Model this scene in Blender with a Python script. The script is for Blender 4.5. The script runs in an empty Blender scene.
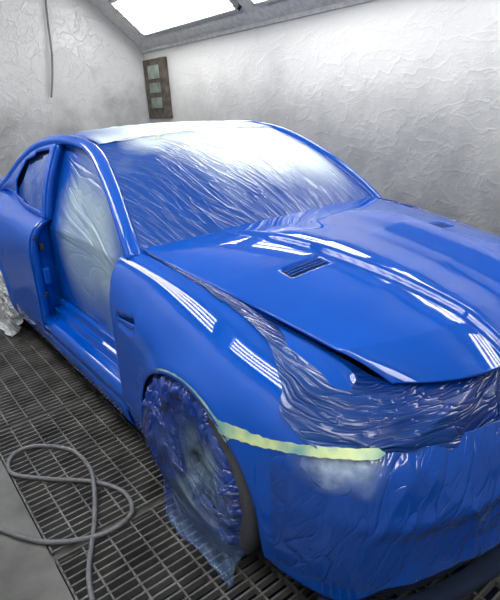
import bpy, math, random
import numpy as np
from mathutils import Matrix, Vector, noise
random.seed(4)
PI=math.pi
C=bpy.context.scene.collection
bpy.context.scene.view_settings.view_transform='Standard'
# ---------------------------------------------------------------- camera
CAM=[1.3569,-1.602,1.5315,2.5077,-.3646,-.0618,523.25]
def basis(v):
    cx,cy,cz,yaw,pit,rol,f=v
    d=np.array([math.cos(yaw)*math.cos(pit),math.sin(yaw)*math.cos(pit),math.sin(pit)])
    r=np.array([math.sin(yaw),-math.cos(yaw),0]);u=np.cross(r,d)
    return d,r*math.cos(rol)+u*math.sin(rol),-r*math.sin(rol)+u*math.cos(rol)
d,r2,u2=basis(CAM)
cam=bpy.data.objects.new('camera',bpy.data.cameras.new('camera'));C.objects.link(cam)
M=Matrix((Vector(r2),Vector(u2),-Vector(d))).transposed().to_4x4();M.translation=Vector(CAM[:3]);cam.matrix_world=M
cam.data.sensor_fit='VERTICAL';cam.data.sensor_height=24;cam.data.lens=CAM[6]*24/600;cam.data.clip_start=.02
bpy.context.scene.camera=cam
# ---------------------------------------------------------------- node helpers
def newmat(name):
    m=bpy.data.materials.new(name);m.use_nodes=True
    return m,m.node_tree,m.node_tree.nodes['Principled BSDF']
def ridge(nt,scale,vec,power=6,detail=2,dist=.6,seed=0,attr=None):
    mp=nt.nodes.new('ShaderNodeMapping')
    mp.inputs['Scale'].default_value=vec;mp.inputs['Location'].default_value=(seed,seed*1.7,seed*.6)
    if attr:
        a=nt.nodes.new('ShaderNodeAttribute');a.attribute_name=attr;nt.links.new(a.outputs['Vector'],mp.inputs['Vector'])
    else:
        tc=nt.nodes.new('ShaderNodeTexCoord');nt.links.new(tc.outputs['Object'],mp.inputs['Vector'])
    n=nt.nodes.new('ShaderNodeTexNoise');n.inputs['Scale'].default_value=scale;n.inputs['Detail'].default_value=detail;n.inputs['Distortion'].default_value=dist
    nt.links.new(mp.outputs[0],n.inputs['Vector'])
    def mth(op,a,b=None):
        k=nt.nodes.new('ShaderNodeMath');k.operation=op;nt.links.new(a,k.inputs[0])
        if b is not None: k.inputs[1].default_value=b
        return k.outputs[0]
    a=mth('SUBTRACT',n.outputs['Fac'],.5);a=mth('ABSOLUTE',a);a=mth('MULTIPLY',a,-4.);a=mth('ADD',a,1.);a=mth('MAXIMUM',a,0)
    return mth('POWER',a,power)
def add(nt,a,b,wb=1.):
    k=nt.nodes.new('ShaderNodeMath');k.operation='MULTIPLY_ADD';nt.links.new(b,k.inputs[0]);k.inputs[1].default_value=wb;nt.links.new(a,k.inputs[2]);return k.outputs[0]
def bump(nt,b,h,strength,dist,inp='Normal'):
    n=nt.nodes.new('ShaderNodeBump');n.inputs['Strength'].default_value=strength;n.inputs['Distance'].default_value=dist
    nt.links.new(h,n.inputs['Height']);nt.links.new(n.outputs[0],b.inputs[inp]);return n
def ramp(nt,fac,stops):
    r=nt.nodes.new('ShaderNodeValToRGB');e=r.color_ramp.elements
    e[0].position,e[0].color=stops[0][0],(*stops[0][1],1);e[1].position,e[1].color=stops[1][0],(*stops[1][1],1)
    for p,cc in stops[2:]:
        q=e.new(p);q.color=(*cc,1)
    nt.links.new(fac,r.inputs[0]);return r
def simple(name,col,rough=.5,metal=0,coat=0,noise_amt=.15,nscale=20,bumpd=0,col2=None):
    m,nt,b=newmat(name)
    n=nt.nodes.new('ShaderNodeTexNoise');n.inputs['Scale'].default_value=nscale;n.inputs['Detail'].default_value=4
    tc=nt.nodes.new('ShaderNodeTexCoord');nt.links.new(tc.outputs['Object'],n.inputs['Vector'])
    r=ramp(nt,n.outputs['Fac'],[(.35,col2 or tuple(c*(1-noise_amt) for c in col)),(.62,tuple(min(1,c*(1+noise_amt)) for c in col))])
    nt.links.new(r.outputs[0],b.inputs['Base Color'])
    b.inputs['Roughness'].default_value=rough;b.inputs['Metallic'].default_value=metal;b.inputs['Coat Weight'].default_value=coat
    if bumpd: bump(nt,b,n.outputs['Fac'],1,bumpd)
    return m
m_paint,nt,b=newmat('blue_paint')
n=nt.nodes.new('ShaderNodeTexNoise');n.inputs['Scale'].default_value=3
r=ramp(nt,n.outputs['Fac'],[(.3,(.0001,.068,.41)),(.7,(.0002,.078,.47))]);nt.links.new(r.outputs[0],b.inputs['Base Color'])
b.inputs['Roughness'].default_value=.7;b.inputs['Specular IOR Level'].default_value=.0;b.inputs['Coat Weight'].default_value=1;b.inputs['Coat Roughness'].default_value=.012;b.inputs['Coat IOR'].default_value=1.55
def film(name,vec,scale,clear=(.5,.58,.66),blue=(.0005,.060,.34),alpha=(.5,.97),power=4,bs=.5,bd=.015,seed=0,rough=.18,dist=.4,s2=.4,mid=.6,coat=.5):
    m,nt,b=newmat(name)
    at=nt.nodes.new('ShaderNodeAttribute');at.attribute_name='paint_and_light'
    n=nt.nodes.new('ShaderNodeTexNoise');n.inputs['Scale'].default_value=5;n.inputs['Detail'].default_value=3
    tc=nt.nodes.new('ShaderNodeTexCoord');nt.links.new(tc.outputs['Object'],n.inputs['Vector'])
    r1=ridge(nt,scale,vec,power,1,dist,seed,'crease');r2_=ridge(nt,scale*2.7,vec,power,1,dist,seed+5,'crease')
    h=add(nt,r1,r2_,s2)
    k=nt.nodes.new('ShaderNodeMath');k.operation='MULTIPLY_ADD';nt.links.new(n.outputs['Fac'],k.inputs[0]);k.inputs[1].default_value=.35;k.inputs[2].default_value=-.17
    f=add(nt,k.outputs[0],at.outputs['Fac'],1.)
    rp=ramp(nt,f,[(.05,clear),(.92,blue),(.5,tuple((1-mid)*a+mid*bb for a,bb in zip(clear,blue)))])
    nt.links.new(rp.outputs[0],b.inputs['Base Color'])
    mr=nt.nodes.new('ShaderNodeMapRange');mr.inputs['To Min'].default_value=alpha[0];mr.inputs['To Max'].default_value=alpha[1];nt.links.new(f,mr.inputs['Value']);nt.links.new(mr.outputs[0],b.inputs['Alpha'])
    b.inputs['Roughness'].default_value=rough;b.inputs['IOR'].default_value=1.45;b.inputs['Coat Weight'].default_value=coat;b.inputs['Coat Roughness'].default_value=.06
    bn=bump(nt,b,h,bs,bd);nt.links.new(bn.outputs[0],b.inputs['Coat Normal'])
    return m
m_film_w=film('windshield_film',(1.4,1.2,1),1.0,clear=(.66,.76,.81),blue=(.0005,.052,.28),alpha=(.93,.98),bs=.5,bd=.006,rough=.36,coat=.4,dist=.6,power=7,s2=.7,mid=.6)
m_film_r=film('roof_film',(3,3,3),1.0,clear=(.66,.76,.81),alpha=(.95,.98),bs=.4,bd=.008,rough=.42,coat=.25)
m_film_d=film('door_film',(1,1,1),1.0,clear=(.34,.45,.54),alpha=(.85,.97),seed=3,bs=.4,bd=.008,rough=.28,coat=.4,dist=.8,power=6,mid=.7)
m_film_g=film('gap_film',(1.2,1.2,1),1.0,clear=(.008,.09,.34),blue=(.0003,.024,.16),alpha=(.95,.99),seed=7,bs=.5,bd=.008,rough=.26,coat=.45,dist=.7,power=6,s2=.7)
m_film_b=film('bumper_film',(1,1,1),1.0,clear=(.42,.56,.72),blue=(.0002,.064,.39),alpha=(.22,.95),seed=2,bs=.5,bd=.006,rough=.2,coat=1.,mid=.8,dist=.5,power=9,s2=.5)
m_film_t=film('wheel_film',(1,1,1),1.0,clear=(.24,.38,.56),blue=(.0003,.036,.27),alpha=(.22,.97),seed=11,bs=.7,bd=.010,rough=.12,dist=.8,power=5,s2=.7,mid=.85,coat=.8)
m_film_p=film('rear_wheel_film',(1,1,1),1.0,clear=(.6,.63,.64),alpha=(.85,.97),bs=.6,bd=.02)
m_black=simple('black_plastic',(.012,.012,.014),.5)
m_dark=simple('dark_cavity',(.002,.010,.035),.9)
m_deep=simple('shaded_blue_mesh',(.001,.035,.20),.4)
m_rubber=simple('tyre_rubber',(.055,.058,.065),.7,bumpd=.002,nscale=60)
m_rim=simple('rim_alloy',(.26,.33,.42),.35,metal=.5)
m_steel=simple('brake_steel',(.3,.3,.3),.4,metal=1)
m_glass=simple('dark_glass',(.02,.03,.05),.05,coat=1)
m_tape=simple('masking_tape',(.54,.65,.30),.35,noise_amt=.08,nscale=11,bumpd=.010,col2=(.16,.36,.36))
m_tape_b=simple('masking_tape_pale',(.46,.60,.36),.35,nscale=14,col2=(.04,.20,.40))
m_lamp=simple('headlight_lens',(.60,.70,.84),.08,coat=1,nscale=14,col2=(.05,.13,.32))
m_grate=simple('grate_steel',(.12,.117,.11),.6,metal=.2,noise_amt=.4,nscale=6)
m_beam=simple('beam_steel',(.065,.063,.06),.7,noise_amt=.3,nscale=6)
m_hose=simple('hose_rubber',(.15,.15,.155),.55,nscale=60)
m_frame=simple('fixture_frame',(.30,.31,.31),.5)
m_cable=simple('cable_grey',(.12,.12,.12),.6)
m_board=simple('brown_board',(.06,.048,.036),.6,noise_amt=.5,nscale=14)
m_pane=simple('panel_pane',(.16,.20,.17),.3,noise_amt=.4,nscale=8)
def emis(name,col,s,base=.8):
    m,nt,b=newmat(name);b.inputs['Emission Color'].default_value=(*col,1);b.inputs['Emission Strength'].default_value=s
    b.inputs['Base Color'].default_value=(base,base,base,1)
    return m
m_tube=emis('fluorescent_tube',(.98,.99,1),20);m_refl=emis('fixture_reflector',(.9,.96,1),.5,.22)
def wallmat(name,sc,lo,hi,seed,z0=1.5,z1=2.6,bs=.32):
    m,nt,b=newmat(name)
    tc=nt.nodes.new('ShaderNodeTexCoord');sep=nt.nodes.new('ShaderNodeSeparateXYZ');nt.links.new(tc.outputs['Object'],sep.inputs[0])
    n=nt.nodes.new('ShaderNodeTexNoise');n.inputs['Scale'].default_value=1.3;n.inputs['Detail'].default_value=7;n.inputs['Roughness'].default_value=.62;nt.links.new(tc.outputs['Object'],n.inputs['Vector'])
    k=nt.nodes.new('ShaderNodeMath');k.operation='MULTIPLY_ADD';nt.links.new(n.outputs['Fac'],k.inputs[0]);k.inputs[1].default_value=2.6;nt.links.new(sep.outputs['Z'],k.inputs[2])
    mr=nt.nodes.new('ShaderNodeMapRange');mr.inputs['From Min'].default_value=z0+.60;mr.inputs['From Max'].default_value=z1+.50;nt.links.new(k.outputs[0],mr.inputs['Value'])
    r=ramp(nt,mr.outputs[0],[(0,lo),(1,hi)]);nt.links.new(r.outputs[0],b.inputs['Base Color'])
    r1=ridge(nt,1.5,sc,16,3,.5,seed);r2_=ridge(nt,4.4,sc,12,2,.4,seed+9);h=add(nt,r1,r2_,.5)
    bump(nt,b,h,bs,.020);b.inputs['Roughness'].default_value=.34
    return m
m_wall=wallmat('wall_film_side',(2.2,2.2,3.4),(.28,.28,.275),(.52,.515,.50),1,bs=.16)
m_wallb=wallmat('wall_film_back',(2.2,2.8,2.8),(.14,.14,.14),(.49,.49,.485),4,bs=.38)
m_ceil=simple('ceiling_panel',(.45,.45,.45),.5)
m_conc=simple('concrete',(.13,.13,.12),.8,noise_amt=.3,nscale=5,bumpd=.01)
# ---------------------------------------------------------------- mesh helpers
def mesh(name,vs,fs,mat,parent=None,smooth=True,attr=None,solid=0,bevel=0,crease=None):
    me=bpy.data.meshes.new(name);me.from_pydata([tuple(map(float,q)) for q in vs],[],fs);me.update()
    if smooth: me.polygons.foreach_set('use_smooth',[True]*len(me.polygons))
    for mm in (mat if isinstance(mat,list) else [mat]): me.materials.append(mm)
    if attr is not None:
        a=me.attributes.new('paint_and_light','FLOAT','POINT');a.data.foreach_set('value',[float(q) for q in attr])  # blue overspray amount, plus glare and shade put into some film colours
        cr=np.array(vs if crease is None else crease,float).reshape(-1,3)
        a=me.attributes.new('crease','FLOAT_VECTOR','POINT');a.data.foreach_set('vector',cr.ravel())
    o=bpy.data.objects.new(name,me);C.objects.link(o)
    if parent: o.parent=parent
    if solid:
        s=o.modifiers.new('s','SOLIDIFY');s.thickness=abs(solid);s.offset=-1 if solid>0 else 1
    if bevel:
        s=o.modifiers.new('b','BEVEL');s.width=bevel;s.segments=2;s.limit_method='ANGLE'
    return o
def grid(G):
    G=np.asarray(G,float);n,m=G.shape[:2];vs=G.reshape(-1,3)
    fs=[(i*m+j,(i+1)*m+j,(i+1)*m+j+1,i*m+j+1) for i in range(n-1) for j in range(m-1)]
    return vs,fs
def flip(fs): return [tuple(reversed(f)) for f in fs]
def boxes(L):
    vs=[];fs=[]
    for (x0,x1,y0,y1,z0,z1) in L:
        k=len(vs);vs+=[(x,y,z) for x in (x0,x1) for y in (y0,y1) for z in (z0,z1)]
        fs+=[tuple(k+i for i in f) for f in ((0,1,3,2),(4,6,7,5),(0,4,5,1),(2,3,7,6),(0,2,6,4),(1,5,7,3))]
    return vs,fs
def box(name,b6,mat,parent=None,bevel=0): 
    v_,f_=boxes([b6]);return mesh(name,v_,f_,mat,parent,smooth=False,bevel=bevel)
def tag(o,label,cat,group=None):
    o['label']=label;o['category']=cat
    if group:o['group']=group
    return o
def struct(o): o['kind']='structure';return o
def empty(name,loc,label,cat,group=None):
    o=bpy.data.objects.new(name,None);C.objects.link(o);o.location=loc;return tag(o,label,cat,group)
def crom(Pt,u):
    Pt=np.asarray(Pt,float);n=len(Pt);u=min(max(u,0),n-1);i=min(int(u),n-2);t=u-i
    p1,p2=Pt[i],Pt[i+1];p0=Pt[i-1] if i>0 else 2*p1-p2;p3=Pt[i+2] if i+2<n else 2*p2-p1
    return .5*((2*p1)+(-p0+p2)*t+(2*p0-5*p1+4*p2-p3)*t*t+(-p0+3*p1-3*p2+p3)*t**3)
def curve(Pt,n): return np.array([crom(Pt,q) for q in np.linspace(0,len(Pt)-1,n)])
def tube(path,rad,n=10,sq=1.,rads=None,up=(0,0,1)):
    path=np.asarray(path,float);vs=[];fs=[];N=len(path)
    for i in range(N):
        t=path[min(i+1,N-1)]-path[max(i-1,0)];t/=np.linalg.norm(t)+1e-9
        a=np.cross(t,up);a/=np.linalg.norm(a)+1e-9;b_=np.cross(a,t);rr=rad if rads is None else rads[i]
        for k in range(n):
            th=2*PI*k/n;vs.append(path[i]+rr*(a*math.cos(th)+sq*b_*math.sin(th)))
    for i in range(N-1):
        for k in range(n):fs.append((i*n+k,i*n+(k+1)%n,(i+1)*n+(k+1)%n,(i+1)*n+k))
    fs.append(tuple(range(n-1,-1,-1)));fs.append(tuple((N-1)*n+k for k in range(n)))
    return vs,fs
def lathe(prof,n=64,c=(0,0,0)):
    vs=[];m=len(prof)
    for k in range(n):
        th=2*PI*k/n
        for (r_,y) in prof: vs.append((c[0]+r_*math.cos(th),c[1]+y,c[2]+r_*math.sin(th)))
    fs=[(k*m+j,k*m+j+1,((k+1)%n)*m+j+1,((k+1)%n)*m+j) for k in range(n) for j in range(m-1)]
    return vs,fs
def ss(a,b_,x):
    t=min(max((x-a)/(b_-a),0),1);return t*t*(3-2*t)
def nz(x,y,z,s): return noise.noise(Vector((x*s,y*s,z*s)))
def rdg(x,y,z,s):
    return max(0,1-3*abs(nz(x,y,z,s)))**2
def cl(x): return min(1,max(0,x))
# ---------------------------------------------------------------- body side control net (x,w,z)
def st(x,L): return [(x,w,z) for w,z in L]
FS=[st(-.62,[(.725,.985),(.785,.965),(.835,.90),(.862,.80),(.868,.66),(.872,.48),(.872,.32),(.845,.19)]),
 st(-.40,[(.715,.965),(.775,.945),(.835,.875),(.875,.78),(.887,.66),(.887,.5),(.885,.32),(.86,.19)]),
 st(-.10,[(.69,.925),(.75,.912),(.825,.85),(.885,.76),(.905,.67),(.90,.5),(.89,.32),(.87,.19)]),
 st(.20,[(.655,.87),(.715,.86),(.80,.81),(.868,.735),(.897,.65),(.895,.5),(.885,.32),(.865,.19)]),
 st(.42,[(.615,.82),(.675,.81),(.76,.765),(.83,.70),(.862,.62),(.868,.5),(.865,.33),(.85,.18)]),
 [(.50,.585,.765),(.52,.635,.755),(.545,.70,.72),(.57,.755,.675),(.60,.785,.61),(.615,.79,.5),(.615,.79,.34),(.60,.78,.16)],
 [(.57,.50,.735),(.60,.54,.725),(.64,.60,.70),(.675,.64,.66),(.705,.665,.60),(.725,.68,.5),(.73,.68,.34),(.72,.67,.15)],
 [(.65,.36,.725),(.68,.38,.715),(.72,.41,.69),(.75,.43,.65),(.78,.44,.59),(.80,.45,.49),(.80,.45,.33),(.79,.44,.15)],
 [(.70,.18,.725),(.73,.19,.715),(.765,.20,.69),(.79,.21,.65),(.81,.22,.59),(.83,.22,.49),(.83,.22,.33),(.82,.22,.15)],
 [(.72,0,.73),(.75,0,.72),(.78,0,.69),(.80,0,.65),(.82,0,.59),(.84,0,.49),(.84,0,.33),(.83,0,.15)]]
QS=[st(-1.75,[(.74,.955),(.775,.945),(.835,.89),(.865,.80),(.868,.66),(.872,.48),(.872,.32),(.845,.19)]),
 st(-2.1,[(.73,.965),(.775,.955),(.84,.90),(.875,.80),(.88,.66),(.88,.48),(.88,.32),(.855,.19)]),
 st(-2.4,[(.70,.985),(.755,.975),(.84,.915),(.885,.82),(.90,.70),(.895,.5),(.89,.32),(.86,.2)]),
 st(-2.76,[(.66,1.01),(.73,1.0),(.83,.93),(.89,.83),(.91,.71),(.90,.5),(.89,.32),(.86,.2)]),
 st(-3.15,[(.64,1.0),(.71,.985),(.80,.92),(.87,.82),(.89,.7),(.885,.5),(.875,.33),(.85,.22)]),
 st(-3.5,[(.60,.98),(.67,.965),(.74,.9),(.80,.8),(.82,.68),(.825,.5),(.82,.35),(.79,.25)]),
 st(-3.70,[(.48,.985),(.53,.96),(.58,.9),(.62,.8),(.64,.68),(.64,.5),(.64,.35),(.62,.25)]),
 st(-3.78,[(.25,.985),(.27,.96),(.3,.9),(.31,.8),(.32,.68),(.32,.5),(.32,.35),(.31,.25)]),
 st(-3.80,[(0,.985),(0,.96),(0,.9),(0,.8),(0,.68),(0,.5),(0,.35),(0,.25)])]
FS=np.array(FS);QS=np.array(QS);R=.365;WZ=.33
def section(S,u,xc):
    row=crom(S,u);pl=curve(row,71)
    for p in pl:
        rr=math.hypot(p[0]-xc,p[2]-WZ)
        p[1]+=.014*math.exp(-((rr-R-.012)/.04)**2)*(1 if p[2]>.2 else 0)*(1 if p[1]>.7 else 0)
    return pl
def clipz(pl,zt,zb,m):
    zz=-pl[:,2];zz=np.maximum.accumulate(zz+np.arange(len(zz))*1e-7)
    zt=min(zt,pl[0,2]);zb=max(min(zb,zt-.001),pl[-1,2])
    def at(z): return np.array([np.interp(-z,zz,pl[:,k]) for k in range(3)])
    inner=pl[(pl[:,2]<zt-1e-4)&(pl[:,2]>zb+1e-4)];q=np.vstack([at(zt),inner,at(zb)])
    s=np.concatenate([[0],np.cumsum(np.linalg.norm(np.diff(q,axis=0),axis=1))])
    t=np.linspace(0,s[-1],m);return np.stack([np.interp(t,s,q[:,k]) for k in range(3)],1)
def zarch(x,xc):
    a=R*R-(x-xc)**2
    return WZ+math.sqrt(a) if a>0 else -1
def panel(S,us,xc,top,bot,m,sgn):
    G=[]
    for u in us:
        pl=section(S,u,xc);x=pl[35][0]
        q=clipz(pl,top(x,u),max(bot(x,u),zarch(x,xc)),m);q=q.copy();q[:,1]*=sgn;G.append(q)
    return np.array(G)
def refine(S,us,xc):
    out=list(us)
    for s in (-1,1):
        tgt=xc+s*R;xs=[section(S,u,xc)[35][0] for u in us]
        for i in range(len(us)-1):
            if (xs[i]-tgt)*(xs[i+1]-tgt)<=0:
                t=(tgt-xs[i])/(xs[i+1]-xs[i]);uu=us[i]+t*(us[i+1]-us[i]);out+=[uu-2e-4,uu+2e-4,uu-.01,uu+.01]
    return sorted(out)
def ztape(x,u): return .628+.032*ss(3.2,5.0,u)
HL0,HL1=4.0,5.95
def ztopb(x,u):
    return ztape(x,u)-.105*ss(HL0,HL0+.85,u)*(1-ss(HL1-.6,HL1,u))
def uofx(S,x,xc):
    lo,hi=0,len(S)-1
    for _ in range(40):
        mid=(lo+hi)/2
        xx=section(S,mid,xc)[35][0]
        if (xx<x)==(S[0][4][0]<S[-1][4][0]): lo=mid
        else: hi=mid
    return lo
car=empty('car',(-1.4,0,0),'freshly painted glossy blue two-door coupe masked with film inside the spray booth','car')
def P_(o): 
    o.parent=car;o.matrix_parent_inverse=Matrix.Translation((1.4,0,0));return o
def part(name,vs,fs,mat,**k): return P_(mesh(name,vs,fs,mat,**k))
rail=[(-.56,.755,.955),(-.70,.722,1.07),(-.92,.665,1.215),(-1.18,.605,1.33),(-1.45,.58,1.376),(-1.78,.575,1.382),(-2.12,.585,1.345),(-2.45,.61,1.25),(-2.8,.655,1.09),(-3.02,.68,1.0)]
RC=curve(rail,200);BC=curve([(q[0][0],q[0][1],q[0][2]) for q in QS[:5]],200)
GX,GZ=-.46,.745
for sgn in (-1,1):
    fl=flip if sgn>0 else (lambda f:f)
    us=refine(FS,list(np.linspace(0,4.75,150)),0)
    G=panel(FS,us,0,lambda x,u:9,lambda x,u:(ztape(x,u) if x>.2 else .0),60,sgn)
    vs,fs=grid(G);vs=vs.copy()
    for q in vs:
        if abs(q[0]-GX)<.14:
            k=ss(.0,1.,3-3*max(abs(q[0]-GX)/.10,abs(q[2]-GZ-.12*(q[0]-GX))/(.030+.06*(q[0]-GX))))
            q[1]-=sgn*.022*k
    f=part('fender',vs,fl(fs),m_paint,solid=.004)
    yv=.874
    vs,fs=grid([[(GX-.10+.20*i/10,sgn*(yv+.012*i/10),GZ+dz+.12*(.2*i/10-.1)) for dz in (-.009,-.005,.005,.009)] for i in range(11)])
    vn=mesh('side_vent',vs,fl(fs),m_paint,solid=.006);vn.parent=f
    vs,fs=grid([[(GX-.085+.17*i/8,sgn*(yv-.014),GZ+dz+.12*(.17*i/8-.085)) for dz in (-.024,.024)] for i in range(9)])
    vn=mesh('vent_mesh',vs,fl(fs),m_deep);vn.parent=f
    G=[]
    for u in np.linspace(HL0+.02,HL1-.01,50):
        pl=section(FS,u,0);q=clipz(pl,ztape(0,u)+.02,ztopb(0,u)-.004,10);c0=np.array([.2,0,0]);n_=q-c0;n_[:,2]=0;n_/=np.linalg.norm(n_,axis=1)[:,None]
        q=q-n_*.008;q[:,1]*=sgn;G.append(q)
    vs,fs=grid(G);part('headlight',vs,fl(fs),m_lamp)
    us=refine(QS,list(np.linspace(0,6,110)),-2.76)
    G=panel(QS,us,-2.76,lambda x,u:9,lambda x,u:0,46,sgn)
    vs,fs=grid(G);part('quarter_panel',vs,flip(fs) if sgn<0 else fs,m_paint,solid=.004)
    prof=[(.735,.47),(.758,.47),(.7585,.4695),(.764,.42),(.7645,.4195),(.788,.418),(.7885,.4175),(.795,.376),(.7955,.3755),(.842,.372),(.862,.355),(.871,.33),(.867,.30),(.872,.27),(.86,.21),(.84,.185),(.78,.18)]
    xs=[-.60,-.66,-.75,-1.0,-1.3,-1.6,-1.78]
    G=[[(x,sgn*(w),z) for w,z in curve([(a,b_,0) for a,b_ in prof],97)[:,:2]] for x in xs]
    vs,fs=grid(G);part('door_sill',vs,flip(fs) if sgn<0 else fs,m_paint,solid=.004)
    out=curve(QS[0],30)
    G=[]
    for p in out:
        w,z=p[1],p[2]
        wi=.70+.01*math.sin(z*9)
        G.append([(-1.758,sgn*w,z),(-1.750,sgn*(w-.004),z),(-1.744,sgn*(w-.014),z),(-1.748,sgn*(w-.045),z),(-1.772,sgn*(w-.056),z),(-1.785,sgn*(w-.075),z),(-1.80,sgn*(min(wi,w-.08)),z)])
    vs,fs=grid(G);part('door_jamb',vs,fs,m_paint,solid=.004)
    rw=np.interp(1.76,-RC[:,0],RC[:,1])+.02;rz=np.interp(1.76,-RC[:,0],RC[:,2])-.015;G=[]
    for t in np.linspace(0,1,20):
        w=rw+(.74-rw)*t+.02*math.sin(PI*t);z=rz+(.955-rz)*t
        G.append([(-1.762,sgn*(w+.002),z),(-1.750,sgn*(w-.004),z),(-1.748,sgn*(w-.03),z),(-1.768,sgn*(w-.042),z),(-1.775,sgn*(w-.07),z),(-1.79,sgn*(w-.10),z)])
    vs,fs=grid(G);part('door_jamb',vs,fs,m_paint,solid=.004)
    P_(box('door_latch',(-1.765,-1.73,sgn*.80-.020,sgn*.80+.020,.58,.68),m_paint,bevel=.008))
    P_(box('door_striker',(-1.762,-1.725,sgn*.80-.012,sgn*.80+.012,.79,.83),m_black,bevel=.004))
    for zz in (.52,.86): P_(box('door_buffer',(-1.762,-1.728,sgn*.825-.010,sgn*.825+.010,zz-.012,zz+.012),m_black,bevel=.004))
    for xc in (0,-2.76):
        n=40
        G=[[(xc+(R+.008)*math.cos(a),sgn*w,WZ+(R+.008)*math.sin(a)) for w in (.885,.86,.75,.6,.5)] for a in np.linspace(-.45,PI+.45,n)]
        vs,fs=grid(G);part('wheel_liner',vs,fs,m_dark)
        G=[[(xc+r_*math.cos(a),sgn*.5,WZ+r_*math.sin(a)) for r_ in (0.01,R)] for a in np.linspace(0,2*PI,n)]
        vs,fs=grid(G);part('wheel_liner',vs,fs,m_dark)
    pth=curve([(x,sgn*w,z) for x,w,z in rail],90)
    vs,fs=tube(pth,.036,14,.80);part('roof_pillar',vs,fs,m_paint)
    vs,fs=tube([(p[0],p[1]-sgn*.028,p[2]-.034) for p in pth[:56]],.010,8);part('door_seal',vs,fs,m_paint)
    nX,nT=70,24;xs=np.linspace(-1.76,-3.02,nX);G=np.zeros((nX,nT,3))
    for i,x in enumerate(xs):
        rw=np.interp(-x,-RC[:,0],RC[:,1])+.02;rz=np.interp(-x,-RC[:,0],RC[:,2])-.015
        bw=np.interp(-x,-BC[:,0],BC[:,1]);bz=np.interp(-x,-BC[:,0],BC[:,2])
        for j in range(nT):
            t=j/(nT-1);G[i,j]=(x,sgn*(rw+(bw-rw)*t+.02*math.sin(PI*t)),rz+(bz-rz)*t)
    vs,fs=grid(G)
    def hole(f):
        cc=np.mean([vs[k] for k in f],axis=0);x=cc[0]
        if not(-2.46<x<-1.84):return False
        bz=np.interp(-x,-BC[:,0],BC[:,2])+.035;rz=np.interp(-x,-RC[:,0],RC[:,2])-.055
        rz=min(rz,rz-.55*max(0,-2.30-x))
        return bz<cc[2]<rz
    fs2=[f for f in fs if not hole(f)]
    part('side_pillar',vs,flip(fs2) if sgn<0 else fs2,m_paint,solid=.008)
    gq=[(x,y-sgn*.022,z) for x,y,z in vs]
    xx=[f for f in fs if -2.50<np.mean([vs[k][0] for k in f])<-1.80]
    part('quarter_window',gq,flip(xx) if sgn<0 else xx,m_glass)
# bumper
us=refine(FS,list(np.linspace(uofx(FS,.235,0),9,150)),0)
def botb(x,u): return .165+.105*ss(4.9,5.9,u)
def bshape(q):
    z=q[2];a=ss(.0,.35,abs(q[0])-.35)
    q[0]+=a*.010*math.exp(-((z-.475)/.035)**2)-a*.010*ss(.08,.0,abs(z-.37)-.03)*ss(-.78,-.6,-abs(q[1]))
Gr=panel(FS,us,0,ztopb,botb,60,-1)
for row in Gr:
    for q in row: bshape(q)
Gl=Gr[::-1].copy()[1:];Gl[:,:,1]*=-1
vs,fs=grid(np.concatenate([Gr,Gl]));part('front_bumper',vs,fs,m_paint,solid=.004)
G=[];G2=[]
for u in list(np.linspace(4.6,9,40)):
    pl=section(FS,u,0);a=clipz(pl,.31,.15,4);a[:,1]*=-1
    n_=np.array([a[0][0]-.2,a[0][1],0]);n_/=np.linalg.norm(n_)
    G.append([q-n_*.06 for q in a])
    G2.append([(a[-1][0]+n_[0]*o,a[-1][1]+n_[1]*o,z) for o,z in ((-.05,.145),(.0,.145),(.01,.135),(.01,.115),(0,.105),(-.05,.105))])
for GG,nm,mt in ((G,'lower_grille',m_dark),(G2,'front_lip',m_dark)):
    A_=np.array(GG);B_=A_[::-1].copy()[1:];B_[:,:,1]*=-1
    vs,fs=grid(np.concatenate([A_,B_]));part(nm,vs,fs,mt)
us=np.linspace(5.9,8,30);Gr=panel(QS,us,-2.76,lambda x,u:9,lambda x,u:0,30,-1);Gl=Gr[::-1].copy()[1:];Gl[:,:,1]*=-1
vs,fs=grid(np.concatenate([Gr,Gl]));part('rear_bumper',vs,flip(fs),m_paint,solid=.004)
# hood
ex=[-.58,-.4,-.1,.2,.42,.56];ew=[.718,.708,.684,.648,.612,.545];ez=[.987,.969,.932,.882,.835,.79]
LIFT=.02;VX,VY=.06,.395;SL=-.12
def hood_pt(a,b_,pocket=True,off=0):
    x_e=-.58+1.14*a;x_c=-.475+1.205*a
    k=abs(b_)**(2.3+1.0*ss(.5,1,a));x=x_e*k+x_c*(1-k);w=np.interp(x_e,ex,ew);y=w*b_
    ze=np.interp(x_e,ex,ez)
    crown=.022+.046*math.sin(PI*min(a*.95+.05,1))+(-.005)*a
    z=ze+crown*(1-abs(b_)**2.4)+LIFT*a
    wd=.345-.16*a
    z+=.026*ss(.030,0,abs(y)-wd)*(.25+.75*ss(0,.30,a))
    z-=.016*ss(.26,.03,abs(y))*ss(0,.3,a)
    z-=.035*max(0,(a-.86)/.14)**2+.014*(1-k)*ss(.8,1,a)
    z-=.004*ss(.98,1,abs(b_))
    vx=x-VX-SL*(abs(y)-VY);vy=abs(y)-VY
    kk=max(abs(vx)/.038,abs(vy)/.090)
    if pocket: z-=.024*ss(1.0,.8,kk)
    return (x,y,z+off)
na,nb=230,280
G=[[hood_pt(a,b_) for b_ in np.linspace(-1,1,nb)] for a in np.linspace(0,1,na)]
vs,fs=grid(G)
hood=part('hood',vs,fs,m_paint,solid=.016)
def hsurf(x,y,off):
    lo,hi=0.,1.
    def f(a):
        x_e=-.58+1.14*a;w=np.interp(x_e,ex,ew);b_=max(-1,min(1,y/w));return hood_pt(a,b_,False,off)
    for _ in range(18):
        m_=(lo+hi)/2
        if f(m_)[0]<x: lo=m_
        else: hi=m_
    return f(lo)
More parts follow.
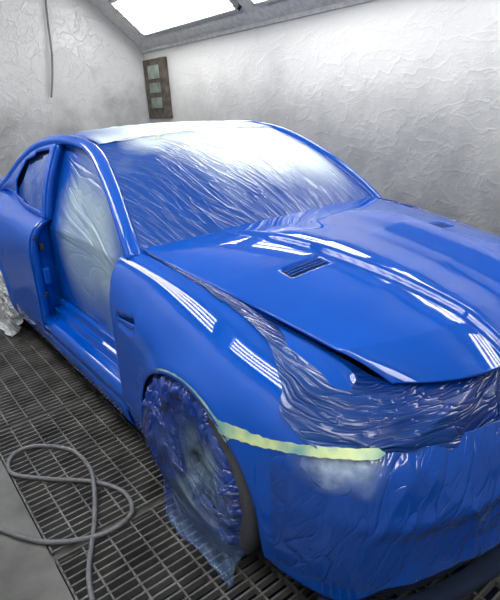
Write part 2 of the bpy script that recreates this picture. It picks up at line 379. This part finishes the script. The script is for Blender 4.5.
for s in (-1,1):
    G=[]
    for vy in np.linspace(-.077,.077,20):
        G.append([hsurf(VX+vx+SL*vy,s*(VY+vy),-.010) for vx in np.linspace(-.033,.033,8)])
    vs,fs=grid(G);o=mesh('hood_vent',vs,fs if s<0 else flip(fs),m_dark);o.parent=hood
    for k in (-.016,0,.016):
        pth=[hsurf(VX+k+SL*vy,s*(VY+vy),-.005) for vy in np.linspace(-.077,.077,14)]
        vs,fs=tube(pth,.0028,6);q=mesh('vent_fin',vs,fs,m_paint);q.parent=hood
def ws(h,b_,off=0):
    bx=-.60+.12*(1-b_*b_);bw=.715;bz=.985+.02*(1-b_*b_)
    tx=-1.26+.08*(1-b_*b_);tw=.56;tz=1.362+.030*(1-b_*b_)
    x=bx+(tx-bx)*h;y=(bw+(tw-bw)*h)*b_;z=bz+(tz-bz)*h
    k=.045*math.sin(PI*h)+off;return np.array((x+k*.5,y,z+k*.86))
vs,fs=grid([[ws(h,b_) for b_ in np.linspace(-1.04,1.04,30)] for h in np.linspace(0,1,20)]);part('windshield',vs,flip(fs),m_glass)
def roof(a,b_,off=0):
    xf=-1.26+.08*(1-b_*b_);xr=-2.42-.10*(1-b_*b_);x=xf+(xr-xf)*a
    zc=np.interp(-x,[1.1,1.2,1.35,1.6,1.9,2.2,2.5],[1.378,1.392,1.410,1.422,1.418,1.39,1.335]);ze=np.interp(-x,[1.1,1.3,1.5,1.8,2.15,2.5],[1.335,1.372,1.392,1.394,1.355,1.25])
    return np.array((x,.575*b_,ze+(zc-ze)*(1-abs(b_)**2.2)+off))
vs,fs=grid([[roof(a,b_) for b_ in np.linspace(-1,1,40)] for a in np.linspace(0,1,50)]);part('roof',vs,flip(fs),m_paint)
G=[[roof(1,b_)*(1-h)+np.array((-3.05-.06*(1-b_*b_),.64*b_,1.0+.02*(1-b_*b_)))*h+np.array((0,0,.03*math.sin(PI*h))) for b_ in np.linspace(-1,1,24)] for h in np.linspace(0,1,12)]
vs,fs=grid(G);part('rear_window',vs,flip(fs),m_glass)
G=[[(-3.03-.70*a,(.655-.05*a-.1*a**4)*b_,1.0+.03*(1-b_*b_)+.02*ss(.8,1,a)) for b_ in np.linspace(-1,1,24)] for a in np.linspace(0,1,20)]
vs,fs=grid(G);part('trunk_lid',vs,flip(fs),m_paint)
P_(box('underbody',(-3.5,.45,-.48,.48,.16,.62),m_dark));P_(box('cabin_floor',(-2.3,-.6,-.72,.72,.2,.34),m_dark))
P_(box('dashboard',(-.85,-.62,-.68,.68,.5,.93),m_dark,bevel=.04))
def wheel(xc,sgn):
    yo=.885
    tp=[(.225,.0),(.25,-.004),(.285,.008),(.31,.004),(.325,-.012),(.331,-.03)]
    yy=-.03
    for k in range(4):
        tp+=[(.331,yy-.036),(.320,yy-.038),(.320,yy-.046),(.331,yy-.048)];yy-=.048
    tp+=[(.331,yy-.01),(.32,yy-.03),(.285,yy-.035),(.225,yy-.02)]
    c=(xc,0,WZ)
    prof=[(r_,sgn*(yo+y)) for r_,y in tp]
    rp=[(.232,.0),(.236,-.012),(.222,-.02),(.21,-.04),(.205,-.1),(.2,-.2),(.222,-.23)]
    vs,fs=lathe([(r_,sgn*(yo+y)) for r_,y in rp],64,c)
    vs=list(vs);fs=list(fs)
    hv,hf=lathe([(.001,sgn*(yo-.035)),(.03,sgn*(yo-.035)),(.035,sgn*(yo-.045)),(.065,sgn*(yo-.05)),(.07,sgn*(yo-.09))],32,c)
    k=len(vs);vs+=hv;fs+=[tuple(i+k for i in f) for f in hf]
    for s in range(5):
        for off in (-.15,.15):
            a0=2*PI*s/5+.3+off*.9;a1=2*PI*s/5+.3+off*1.45
            p0=np.array((math.cos(a0)*.05,0,math.sin(a0)*.05));p1=np.array((math.cos(a1)*.225,0,math.sin(a1)*.225))
            t=(p1-p0);t/=np.linalg.norm(t);n_=np.array((-t[2],0,t[0]));k=len(vs)
            for q,hw,yq in ((p0,.017,-.05),(p0*.4+p1*.6,.013,-.04),(p1,.016,-.015)):
                for sx,dy in ((-1,-.03),(-.7,0),(.7,0),(1,-.03)):
                    pt=q+n_*hw*sx;vs.append((c[0]+pt[0],sgn*(yo+yq+dy),c[2]+pt[2]))
            for i in range(2):
                for j in range(3): fs.append((k+4*i+j,k+4*i+j+1,k+4*i+4+j+1,k+4*i+4+j))
    w=part('wheel',vs,fs,m_rim)
    vs,fs=lathe(prof,96,c);vs=list(vs);fs=list(fs)
    for k in range(72):
        th=2*PI*k/72
        for y0,y1 in ((yo-.065,yo-.018),(yo-.225,yo-.18)):
            kk=len(vs)
            for dth in (-.006,.006):
                for y in (y0,y1):
                    vs.append((c[0]+.3318*math.cos(th+dth),sgn*y,c[2]+.3318*math.sin(th+dth)))
            fs.append((kk,kk+1,kk+3,kk+2))
    t=mesh('tyre',vs,fs,[m_rubber,m_black]);t.parent=w
    nb_=96*(len(prof)-1)
    for i in range(nb_,len(fs)): t.data.polygons[i].material_index=1
    vs,fs=lathe([(.06,sgn*(yo-.12)),(.17,sgn*(yo-.12)),(.17,sgn*(yo-.14)),(.06,sgn*(yo-.14))],48,c);t=mesh('brake_disc',vs,fs,m_steel,smooth=False);t.parent=w
for xc in (0,-2.76):
    for sgn in (-1,1): wheel(xc,sgn)
# ---------------------------------------------------------------- films
def filmobj(name,G,attr,mat,label,fl=False,cr=None):
    vs,fs=grid(G);o=mesh(name,vs,flip(fs) if fl else fs,mat,attr=attr,crease=cr);tag(o,label,'masking film');return o
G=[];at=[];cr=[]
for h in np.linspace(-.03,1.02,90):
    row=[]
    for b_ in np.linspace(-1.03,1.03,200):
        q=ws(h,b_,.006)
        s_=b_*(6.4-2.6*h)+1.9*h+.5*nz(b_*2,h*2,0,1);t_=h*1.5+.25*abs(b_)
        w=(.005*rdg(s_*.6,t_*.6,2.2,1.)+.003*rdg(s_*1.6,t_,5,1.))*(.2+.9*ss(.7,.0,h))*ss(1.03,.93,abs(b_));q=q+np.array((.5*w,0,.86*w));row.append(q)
        white_glare=ss(.12,.74,h+.22*b_)*ss(-.90,-.05,b_)*ss(1.04,.85,b_)  # whitish glare painted into the film colour, towards top and far side
        white_glare=max(white_glare,ss(.62,.95,h)*ss(-.95,-.55,b_)*ss(1.04,.9,b_))
        pb=1.06-1.22*white_glare+.25*nz(b_*3,h*2,1,1.2);at.append(cl(pb));cr.append((s_,t_,0))
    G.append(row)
filmobj('windshield_film',G,at,m_film_w,'clear plastic film over the windshield with blue overspray, painted whitish glare and long creases',True,cr)
G=[];at=[]
for a in np.linspace(-.01,.98,100):
    row=[]
    for b_ in np.linspace(-.97,.97,100):
        q=roof(a,b_,.006);q=q+np.array((0,0,.005*rdg(q[0],q[1]*2,0,4)));row.append(q);at.append(cl(.7*ss(.9,.98,abs(b_))+.7*ss(-.40,-.95,b_)*ss(0,.25,a)+.10*ss(0,.3,a)+.12*nz(q[0],q[1],3,3)))  # reflection on the clear roof film put into its pale colour; edges overspray blue
    G.append(row)
filmobj('roof_film',G,at,m_film_r,'plastic film with painted whitish sheen stretched over the roof of the coupe',True)
for sgn in (-1,1):
    G=[];at=[];cr=[]
    for i,x in enumerate(np.linspace(-.64,-1.79,110)):
        rw=np.interp(-x,-RC[:,0],RC[:,1])-.03;rz=np.interp(-x,-RC[:,0],RC[:,2])-.03;row=[]
        for j,t in enumerate(np.linspace(0,1,110)):
            z=rz+(.45-rz)*t
            w=min(rw+ (np.interp(z,[.4,.9,1.37],[.75,.745,.56])-np.interp(rz,[.4,.9,1.37],[.75,.745,.56])) ,.75)
            e=math.sin(PI*t)*math.sin(PI*i/109)
            a1=math.atan2(1.38-z,x+1.95);a2=math.atan2(z-.25,-(x+.45));k=ss(.3,.7,t)
            s_=(a1*4)*(1-k)+(a2*4+4)*k;t_=math.hypot(x+1.8,1.4-z)*1.6
            w+=-.025*e+.003*rdg(s_*.7,t_*.5,1+sgn,1.)*min(1,e*3)
            row.append((x,sgn*w,z));cr.append((s_,t_,sgn))
            u_=i/109;pb=.9*ss(.45,1,abs(2*u_-1))+.7*ss(.55,1,t)+.7*ss(.32,0,t)+.2*nz(x,z,2,4)+.1;at.append(cl(pb))
        G.append(row)
    filmobj('door_opening_film',G,at,m_film_d,'creased plastic film closing the doorless side opening behind the front fender' if sgn<0 else 'creased plastic film closing the far side door opening',sgn<0,cr)
    G=[];at=[]
    for i,x in enumerate(np.linspace(-1.80,-2.49,40)):
        rw=np.interp(-x,-RC[:,0],RC[:,1])+.02;rz=np.interp(-x,-RC[:,0],RC[:,2])-.05;rz-=.5*max(0,-2.30-x)
        bw=np.interp(-x,-BC[:,0],BC[:,1]);bz=np.interp(-x,-BC[:,0],BC[:,2])+.03;row=[]
        for t in np.linspace(0,1,30):
            z=rz+(bz-rz)*t;row.append((x,sgn*(rw+(bw-rw)*t+.02*math.sin(PI*t)-.010+.004*rdg(x,z,1,7)),z));at.append(cl(.85+.4*nz(x,z,1,6)))
        G.append(row)
    vs,_=grid(G);filmobj('quarter_window_film',G,at,m_film_d,'small piece of film over the rear quarter window with blue overspray' if sgn<0 else 'small piece of film over the far side quarter window',sgn<0,vs*5)
half_top=[hood_pt(a,b_) for a,b_ in ((.02,-.985),(.15,-.98),(.3,-.975),(.45,-.965),(.6,-.955),(.75,-.95),(.86,-.95),(.93,-.95))]+[hood_pt(.945,b_) for b_ in (-.86,-.75,-.6,-.45,-.3,-.15,0)]
dz_=[.012,.016,.018,.022,.032,.042,.048,.050]+[.050]*7
half_top=[(x,y,z-q) for (x,y,z),q in zip(half_top,dz_)]
half_bot=[(-.55,-.718,.984),(-.37,-.718,.968),(-.2,-.714,.942),(-.03,-.714,.918),(.12,-.716,.890),(.26,-.738,.858),(.36,-.785,.795),(.44,-.834,.72),(.55,-.800,.664),(.635,-.725,.652),(.70,-.65,.62),(.76,-.52,.59),(.80,-.38,.57),(.83,-.2,.56),(.845,0,.56)]
T=curve(half_top,240);Bm=curve(half_bot,240)
T=np.vstack([T,[(x,-y,z) for x,y,z in T[::-1][1:]]]);Bm=np.vstack([Bm,[(x,-y,z) for x,y,z in Bm[::-1][1:]]])
G=[];at=[];cr=[]
for i in range(len(T)):
    row=[];p,q=T[i],Bm[i];o=np.array((max(0,q[0]-.35),q[1]*.8,0));o/=np.linalg.norm(o)+1e-9
    L=np.linalg.norm(q-p);kid=ss(.42,.26,abs(q[1]))*(1 if q[0]>.5 else 0);corner=ss(.25,.40,q[0])*ss(.45,.6,abs(q[1]));back=ss(.3,.1,q[0])*(1 if q[0]<.5 else 0)
    edge=1+.35*nz(i*.11,0,3,1)
    q=p+(q-p)*(1+(edge-1)*.5*max(back,corner*.3))
    for t in np.linspace(0,1,60):
        r_=p+(q-p)*t
        e=math.sin(PI*t);bulge=min(.024+.030*corner,L*(.12+.15*corner))*math.sin(PI*t**.75)
        r_=r_+o*(bulge-.13*kid*math.exp(-((t-.40)/.26)**2))+np.array((0,0,bulge*(.1+.2*corner)*ss(.1,.5,t)+.010*back*math.sin(PI*t)))
        s_=i*.028+t*1.3*min(1,L*5);t_=t*L*7
        wv=(.012*rdg(s_*.55,t_*.5,1,1.)+.004*rdg(s_*1.3,t_*1.1,5,1.)-.004*(1-back))*min(1,L*6+.2*back)*(e**.4 if t<1 else 0)
        r_=r_+o*wv+np.array((0,0,wv*.5));row.append(r_);cr.append((s_,t_,0))
        at.append(cl(.70-.25*ss(.75,1,t)+.5*nz(r_[0],r_[1],r_[2],5)+.45*kid+.5*ss(.2,.0,t)+.3*back))  # shade under the hood lip and in the grille recess painted as darker blue
    G.append(row)
filmobj('hood_gap_film',G,at,m_film_g,'crumpled dark blue plastic film stuffed under the hood edge above the headlight',cr=cr)
G=[];at=[];cr=[]
for u in np.linspace(3.95,9,180):
    pl=section(FS,u,0);row=clipz(pl,ztape(0,u)+.004,.225+.05*ss(5,6,u),80);row[:,1]*=-1
    for q in row: bshape(q)
    for j,q in enumerate(row):
        n_=np.array([q[0]-.2,q[1],0]);n_/=np.linalg.norm(n_);t=j/79
        s_=u*1.7+t*2.2;t_=t*.9-u*.7
        hl=.92*ss(.34,.06,t+.07*nz(u*2,t*5,0,1))*ss(4.0,4.8,u)*ss(6.0,5.3,u)
        w=.011*rdg(s_*.6,t_*.7,3,1.)+.003*rdg(s_*1.5,t_*1.2,7,1.);w*=ss(5.0,6.6,u);row[j]=q+n_*(w+.006-.003*hl)
        at.append(cl(1.05-1.0*hl+.2*nz(q[0],q[1],q[2],6)-.08*ss(5.8,6.4,u)));cr.append((s_,t_,0))
    G.append(row)
G=np.array(G);G2=G[::-1].copy()[1:];G2[:,:,1]*=-1;at2=list(np.array(at).reshape(180,80)[::-1][1:].ravel())
cr=np.array(cr).reshape(180,80,3);cr=np.concatenate([cr,cr[::-1][1:]]).reshape(-1,3)
filmobj('bumper_film',np.concatenate([G,G2]),at+at2,m_film_b,'glossy taut plastic film draped over the front bumper',cr=cr)
def wfilm(xc,sgn,label,pale=0):
    G=[];at=[];cr=[]
    for k in range(181):
        th=2*PI*k/180;row=[];ct,sn=math.cos(th),math.sin(th)
        low=ss(.3,.95,-sn);right=ss(.0,.7,ct)*ss(-.90,-.7,sn)
        RR=.380-.085*right+.012*nz(ct*3,sn*3,1,1)*(1-.5*right)+pale*.12*ss(0,1,ct)
        for j in range(66):
            t=j/65;rr=RR*t
            x=xc+rr*ct*(1-.04*low*t)+.06*low*t*t*(1-pale);z=WZ+rr*sn
            y=.900+.02*math.cos(t*PI/2)
            s_=3.4*ct+2.4*sn+2*t*math.sin(th*2);t_=t*2.8+sn
            c1=.018*rdg(s_*.6,t_*.6,xc+sgn,1.)+.010*rdg(s_*1.5,t_*1.4,xc+3,1.)
            y+=c1*(.4+t)*(1-.3*low)
            if t>.86: y-=(t-.86)*.35*(1-low)
            if low>0 and t>.72:
                e=(t-.72)/.28*low;y+=.040*e*e+.018*e*nz(x*10,z*3,1,1);z-=.030*e
            z=max(z,.006+.012*(1+nz(x*3,y*3,0,6)));row.append((x,sgn*y,z));cr.append((s_,t_,0))
            f=.46+.75*ss(.52,.92,t)*(1-.9*low)+.5*ss(.2,-.8,ct)*(1-low)-.35*right+.7*nz(x,z,1,4)
            if low>.2: f=f*(1-.5*low)+.06
            at.append(cl(f-(.9*pale)))
        G.append(row)
    filmobj('wheel_film',G,at,m_film_t if not pale else m_film_p,label,sgn>0,cr)
wfilm(0,-1,'torn creased film bag over the near front wheel with blue overspray')
wfilm(-2.76,-1,'pale film bag wrapped around the rear wheel left of the door sill',1)
wfilm(0,1,'film bag over the far front wheel hidden behind the bumper')
wfilm(-2.76,1,'film bag over the far rear wheel',1)
def strip(name,cen,wid,mat,label,axis=None):
    G=[]
    for i,p in enumerate(cen):
        p=np.array(p);a=np.array(axis[i]);wv=(wid(i/len(cen)) if callable(wid) else wid)
        e0=.12*nz(p[0]*60,p[1]*60,p[2]*60,1);e1=.12*nz(p[0]*60+9,p[1]*60,p[2]*60,1)
        G.append([p+a*wv*s for s in (-.5+e0,-.2,.2,.5+e1)])
    vs,fs=grid(G);o=mesh(name,vs,fs,mat);return tag(o,label,'tape')
cen=[];ax=[]
for u in np.linspace(uofx(FS,.225,0),5.72,110):
    pl=section(FS,u,0);zt=ztape(0,u)+.006;q0=clipz(pl,zt+.015,zt-.015,3);q=q0[1].copy();q[1]*=-1
    tt=q0[0]-q0[2];tt[1]*=-1;tt/=np.linalg.norm(tt)
    n_=np.array([max(0,q[0]-.35)*1.5,q[1]*.7,.12]);n_/=np.linalg.norm(n_);cen.append(q+n_*(.006+.012*ss(4.2,5.0,u)));ax.append(tt)
strip('masking_tape',cen,lambda t:(.042-.014*ss(0,.4,t))*(1-.85*ss(.94,1.,t)),m_tape,'yellow green masking tape running from wheel arch along the headlight',ax)
cen=[];ax=[]
for a in np.linspace(1.95,.80,70):
    x=(R+.012)*math.cos(a);z=WZ+(R+.012)*math.sin(a);u=uofx(FS,x,0);pl=section(FS,u,0);q=clipz(pl,z,z-.01,2)[0];q[1]*=-1
    cen.append(q+np.array((0,-.004,0)));ax.append((math.cos(a),0,math.sin(a)))
strip('masking_tape',cen,lambda t:.012+.022*t,m_tape_b,'narrow pale green tape curving along the front wheel arch lip',ax)
q0=ws(.93,-.52,.018);cen=[q0+np.array((-.01*k,.022*k,.001*k)) for k in range(5)]
strip('masking_tape',cen,.03,m_tape,'small scrap of pale tape at top of the windshield film',[(-.86,0,.5)]*5)
# ---------------------------------------------------------------- booth
XB,YW,ZW=-5.6,2.0,2.22;ZC,YC=2.8,1.32;XF=3.2
def quadgrid(p0,p1,p2,n,m,f=None):
    p0,p1,p2=map(np.array,(p0,p1,p2));return grid([[p0+(p1-p0)*i/n+(p2-p0)*j/m+(f(p0+(p1-p0)*i/n+(p2-p0)*j/m) if f else 0) for j in range(m+1)] for i in range(n+1)])
def wr(ax):
    def f(p):
        k=.003*rdg(p[0],p[1],p[2]*1.6,1.1)
        e=np.zeros(3);e[abs(ax)-1]=-k if ax>0 else k;return e
    return f
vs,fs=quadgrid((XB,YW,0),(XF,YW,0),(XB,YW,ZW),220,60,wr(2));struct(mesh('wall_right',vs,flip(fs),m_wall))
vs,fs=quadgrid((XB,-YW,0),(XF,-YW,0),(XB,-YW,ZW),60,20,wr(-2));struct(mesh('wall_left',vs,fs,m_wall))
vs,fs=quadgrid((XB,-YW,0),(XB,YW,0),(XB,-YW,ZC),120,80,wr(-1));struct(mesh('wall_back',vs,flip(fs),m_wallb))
vs=[(x,y,z) for x in (XB,XF) for y,z in ((YW,ZW),(YC,ZC),(-YC,ZC),(-YW,ZW))]
struct(mesh('ceiling',vs,[(0,4,5,1),(1,5,6,2),(2,6,7,3)],m_ceil,smooth=False))
vs,fs=tube([(XB+.03,YW-.03,0),(XB+.03,YW-.03,ZW)],.02,8);struct(mesh('trim_1',vs,fs,m_frame))
vs,fs=boxes([(XB,XF,YW-.035,YW,ZW-.03,ZW+.01)]);struct(mesh('trim_2',vs,fs,m_frame,smooth=False))
GY=1.36
vs,fs=boxes([(XB,XF,-YW,-GY,-.08,-.002),(XB,XF,GY,YW,-.08,-.002)]);struct(mesh('floor',vs,fs,m_conc,smooth=False))
vs,fs=boxes([(XB,XF,-GY,GY,-.45,-.40)]);struct(mesh('floor',vs,fs,m_dark,smooth=False))
beams=[-.30,-1.32,-2.34,-3.36,-4.38,.72,1.74]
L=[(bx-.03,bx+.03,-GY,GY,-.06,-.012) for bx in beams]+[(XB,XF,y-.03,y+.03,-.06,-.012) for y in (-.46,.46)]
vs,fs=boxes(L);struct(mesh('trim_3',vs,fs,m_beam,smooth=False))
def grate_mesh(w,l):
    L=[];x=0
    while x<=l-.006: L.append((x,x+.0075,0,w,-.03,0));x+=.0375
    y=0
    while y<=w-.005: L.append((0,l,y,y+.007,-.028,-.001));y+=.098
    L+=[(0,l,0,.008,-.03,.0),(0,l,w-.008,w,-.03,0)]
    return boxes(L)
first=None
for r_,y0 in enumerate((-GY+.005,-.435,.485)):
    for k in range(6):
        x0=[-.287+1.02,-.287,-1.307,-2.327,-3.347,-4.367][k]
        if first is None:
            vs,fs=grate_mesh(.89,.985);first=mesh('floor_grate',vs,fs,m_grate,smooth=False);o=first
        else:
            o=first.copy();C.objects.link(o)
        o.location=(x0,y0,0)
        rown=['in the open row','in the row beneath the car','in the far side row'][r_]
        pos=['past the front bumper','level with the front wheel','level with the door opening','level with the quarter window','level with the trunk','nearest the back wall'][k]
        tag(o,'steel bar floor grate %s, %s'%(rown,pos),'floor grate','steel grates over the pit')
sl=np.array((0,YC-YW,ZC-ZW));sl/=np.linalg.norm(sl)
def fixture(x0,x1,sgn,label):
    e=empty('light_fixture',(x0,0,0),label,'light','fluorescent fixtures on slanted panels')
    t=np.array((0,sgn*sl[1],sl[2]));a=np.array((0,sgn*YW,ZW))+t*.225;nn=np.array((0,-sgn*sl[2],-abs(sl[1])))
    H=.56
    def pt(x,s,d): return np.array((x,0,0))+a+t*s+nn*d
    def prism(x0,x1,s0,s1,d0,d1):
        vs=[pt(x,s,d_) for x in (x0,x1) for s in (s0,s1) for d_ in (d0,d1)]
        return vs,[(0,1,3,2),(4,6,7,5),(0,4,5,1),(2,3,7,6),(0,2,6,4),(1,5,7,3)]
    def kid(name,L,mat):
        V=[];F=[]
        for l in L:
            v_,f_=prism(*l);k=len(V);V+=v_;F+=[tuple(i+k for i in f) for f in f_]
        o=mesh(name,V,F,mat,smooth=False);o.parent=e;o.matrix_parent_inverse=Matrix.Translation((-x0,0,0))
    kid('frame',[(x0,x1,0,.03,0,.05),(x0,x1,H-.03,H,0,.05),(x0,x0+.03,0,H,0,.05),(x1-.03,x1,0,H,0,.05)],m_frame)
    kid('reflector',[(x0+.03,x1-.03,.03,H-.03,.002,.008)],m_refl)
    for k in range(4):
        s=.085+.13*k;vs,fs=tube([pt(x0+.06,s,.035),pt(x1-.06,s,.035)],.026,10)
        o=mesh('tube',vs,fs,m_tube);o.parent=e;o.matrix_parent_inverse=Matrix.Translation((-x0,0,0))
for k,(x0,x1) in enumerate([(-5.12,-3.15),(-2.92,-1.05),(-.85,1.0),(1.25,3.1)]):
    for sgn in (1,-1):
        fixture(x0,x1,sgn,'bright fluorescent fixture %s, %s'%(['nearest the back corner','second from the back','third from the back','furthest from the back'][k],'above the right wall' if sgn>0 else 'above the left wall'))
e=empty('wall_panel',(-5.25,YW,1.37),'narrow brown overspray stained panel with stacked small panes on wall by corner','panel')
def kid(o): o.parent=e;o.matrix_parent_inverse=Matrix.Translation((5.25,-YW,-1.37));return o
kid(box('board',(-5.54,-4.98,YW-.06,YW,1.37,2.10),m_board,bevel=.01))
for z0,z1 in ((1.86,2.02),(1.69,1.81),(1.50,1.63)): kid(box('pane',(-5.40,-5.12,YW-.07,YW-.055,z0,z1),m_pane))
vs,fs=tube(curve([(XB+.04,.80,2.78),(XB+.04,.78,2.5),(XB+.05,.76,2.2),(XB+.05,.72,1.95),(XB+.05,.66,1.7)],30),.012,8)
tag(mesh('wall_cable',vs,fs,m_cable),'thin dark cable hanging down the back wall from the ceiling','cable')
hw=[(-0.0,-1.32),(-0.14,-1.28),(-0.36,-1.17),(-0.53,-1.1),(-0.7,-1.06),(-0.88,-1.08),(-1.03,-1.2),(-1.03,-1.31),(-0.9,-1.35),(-0.75,-1.24),(-0.58,-1.08),(-0.43,-1.01),(-0.3,-1.04),(-0.27,-1.16),(-0.34,-1.31),(-0.45,-1.41),(-0.67,-1.53)]
hz=[(x,y,.013+(.022 if i in (3,) else 0)) for i,(x,y) in enumerate(hw)]
vs,fs=tube(curve(hz,200),.0098,10);tag(mesh('air_hose',vs,fs,m_hose),'grey rubber air hose looped on the floor grates','hose')
w=bpy.data.worlds.new('world');bpy.context.scene.world=w;w.use_nodes=True
bg=w.node_tree.nodes['Background'];bg.inputs[0].default_value=(.8,.82,.84,1);bg.inputs[1].default_value=.24
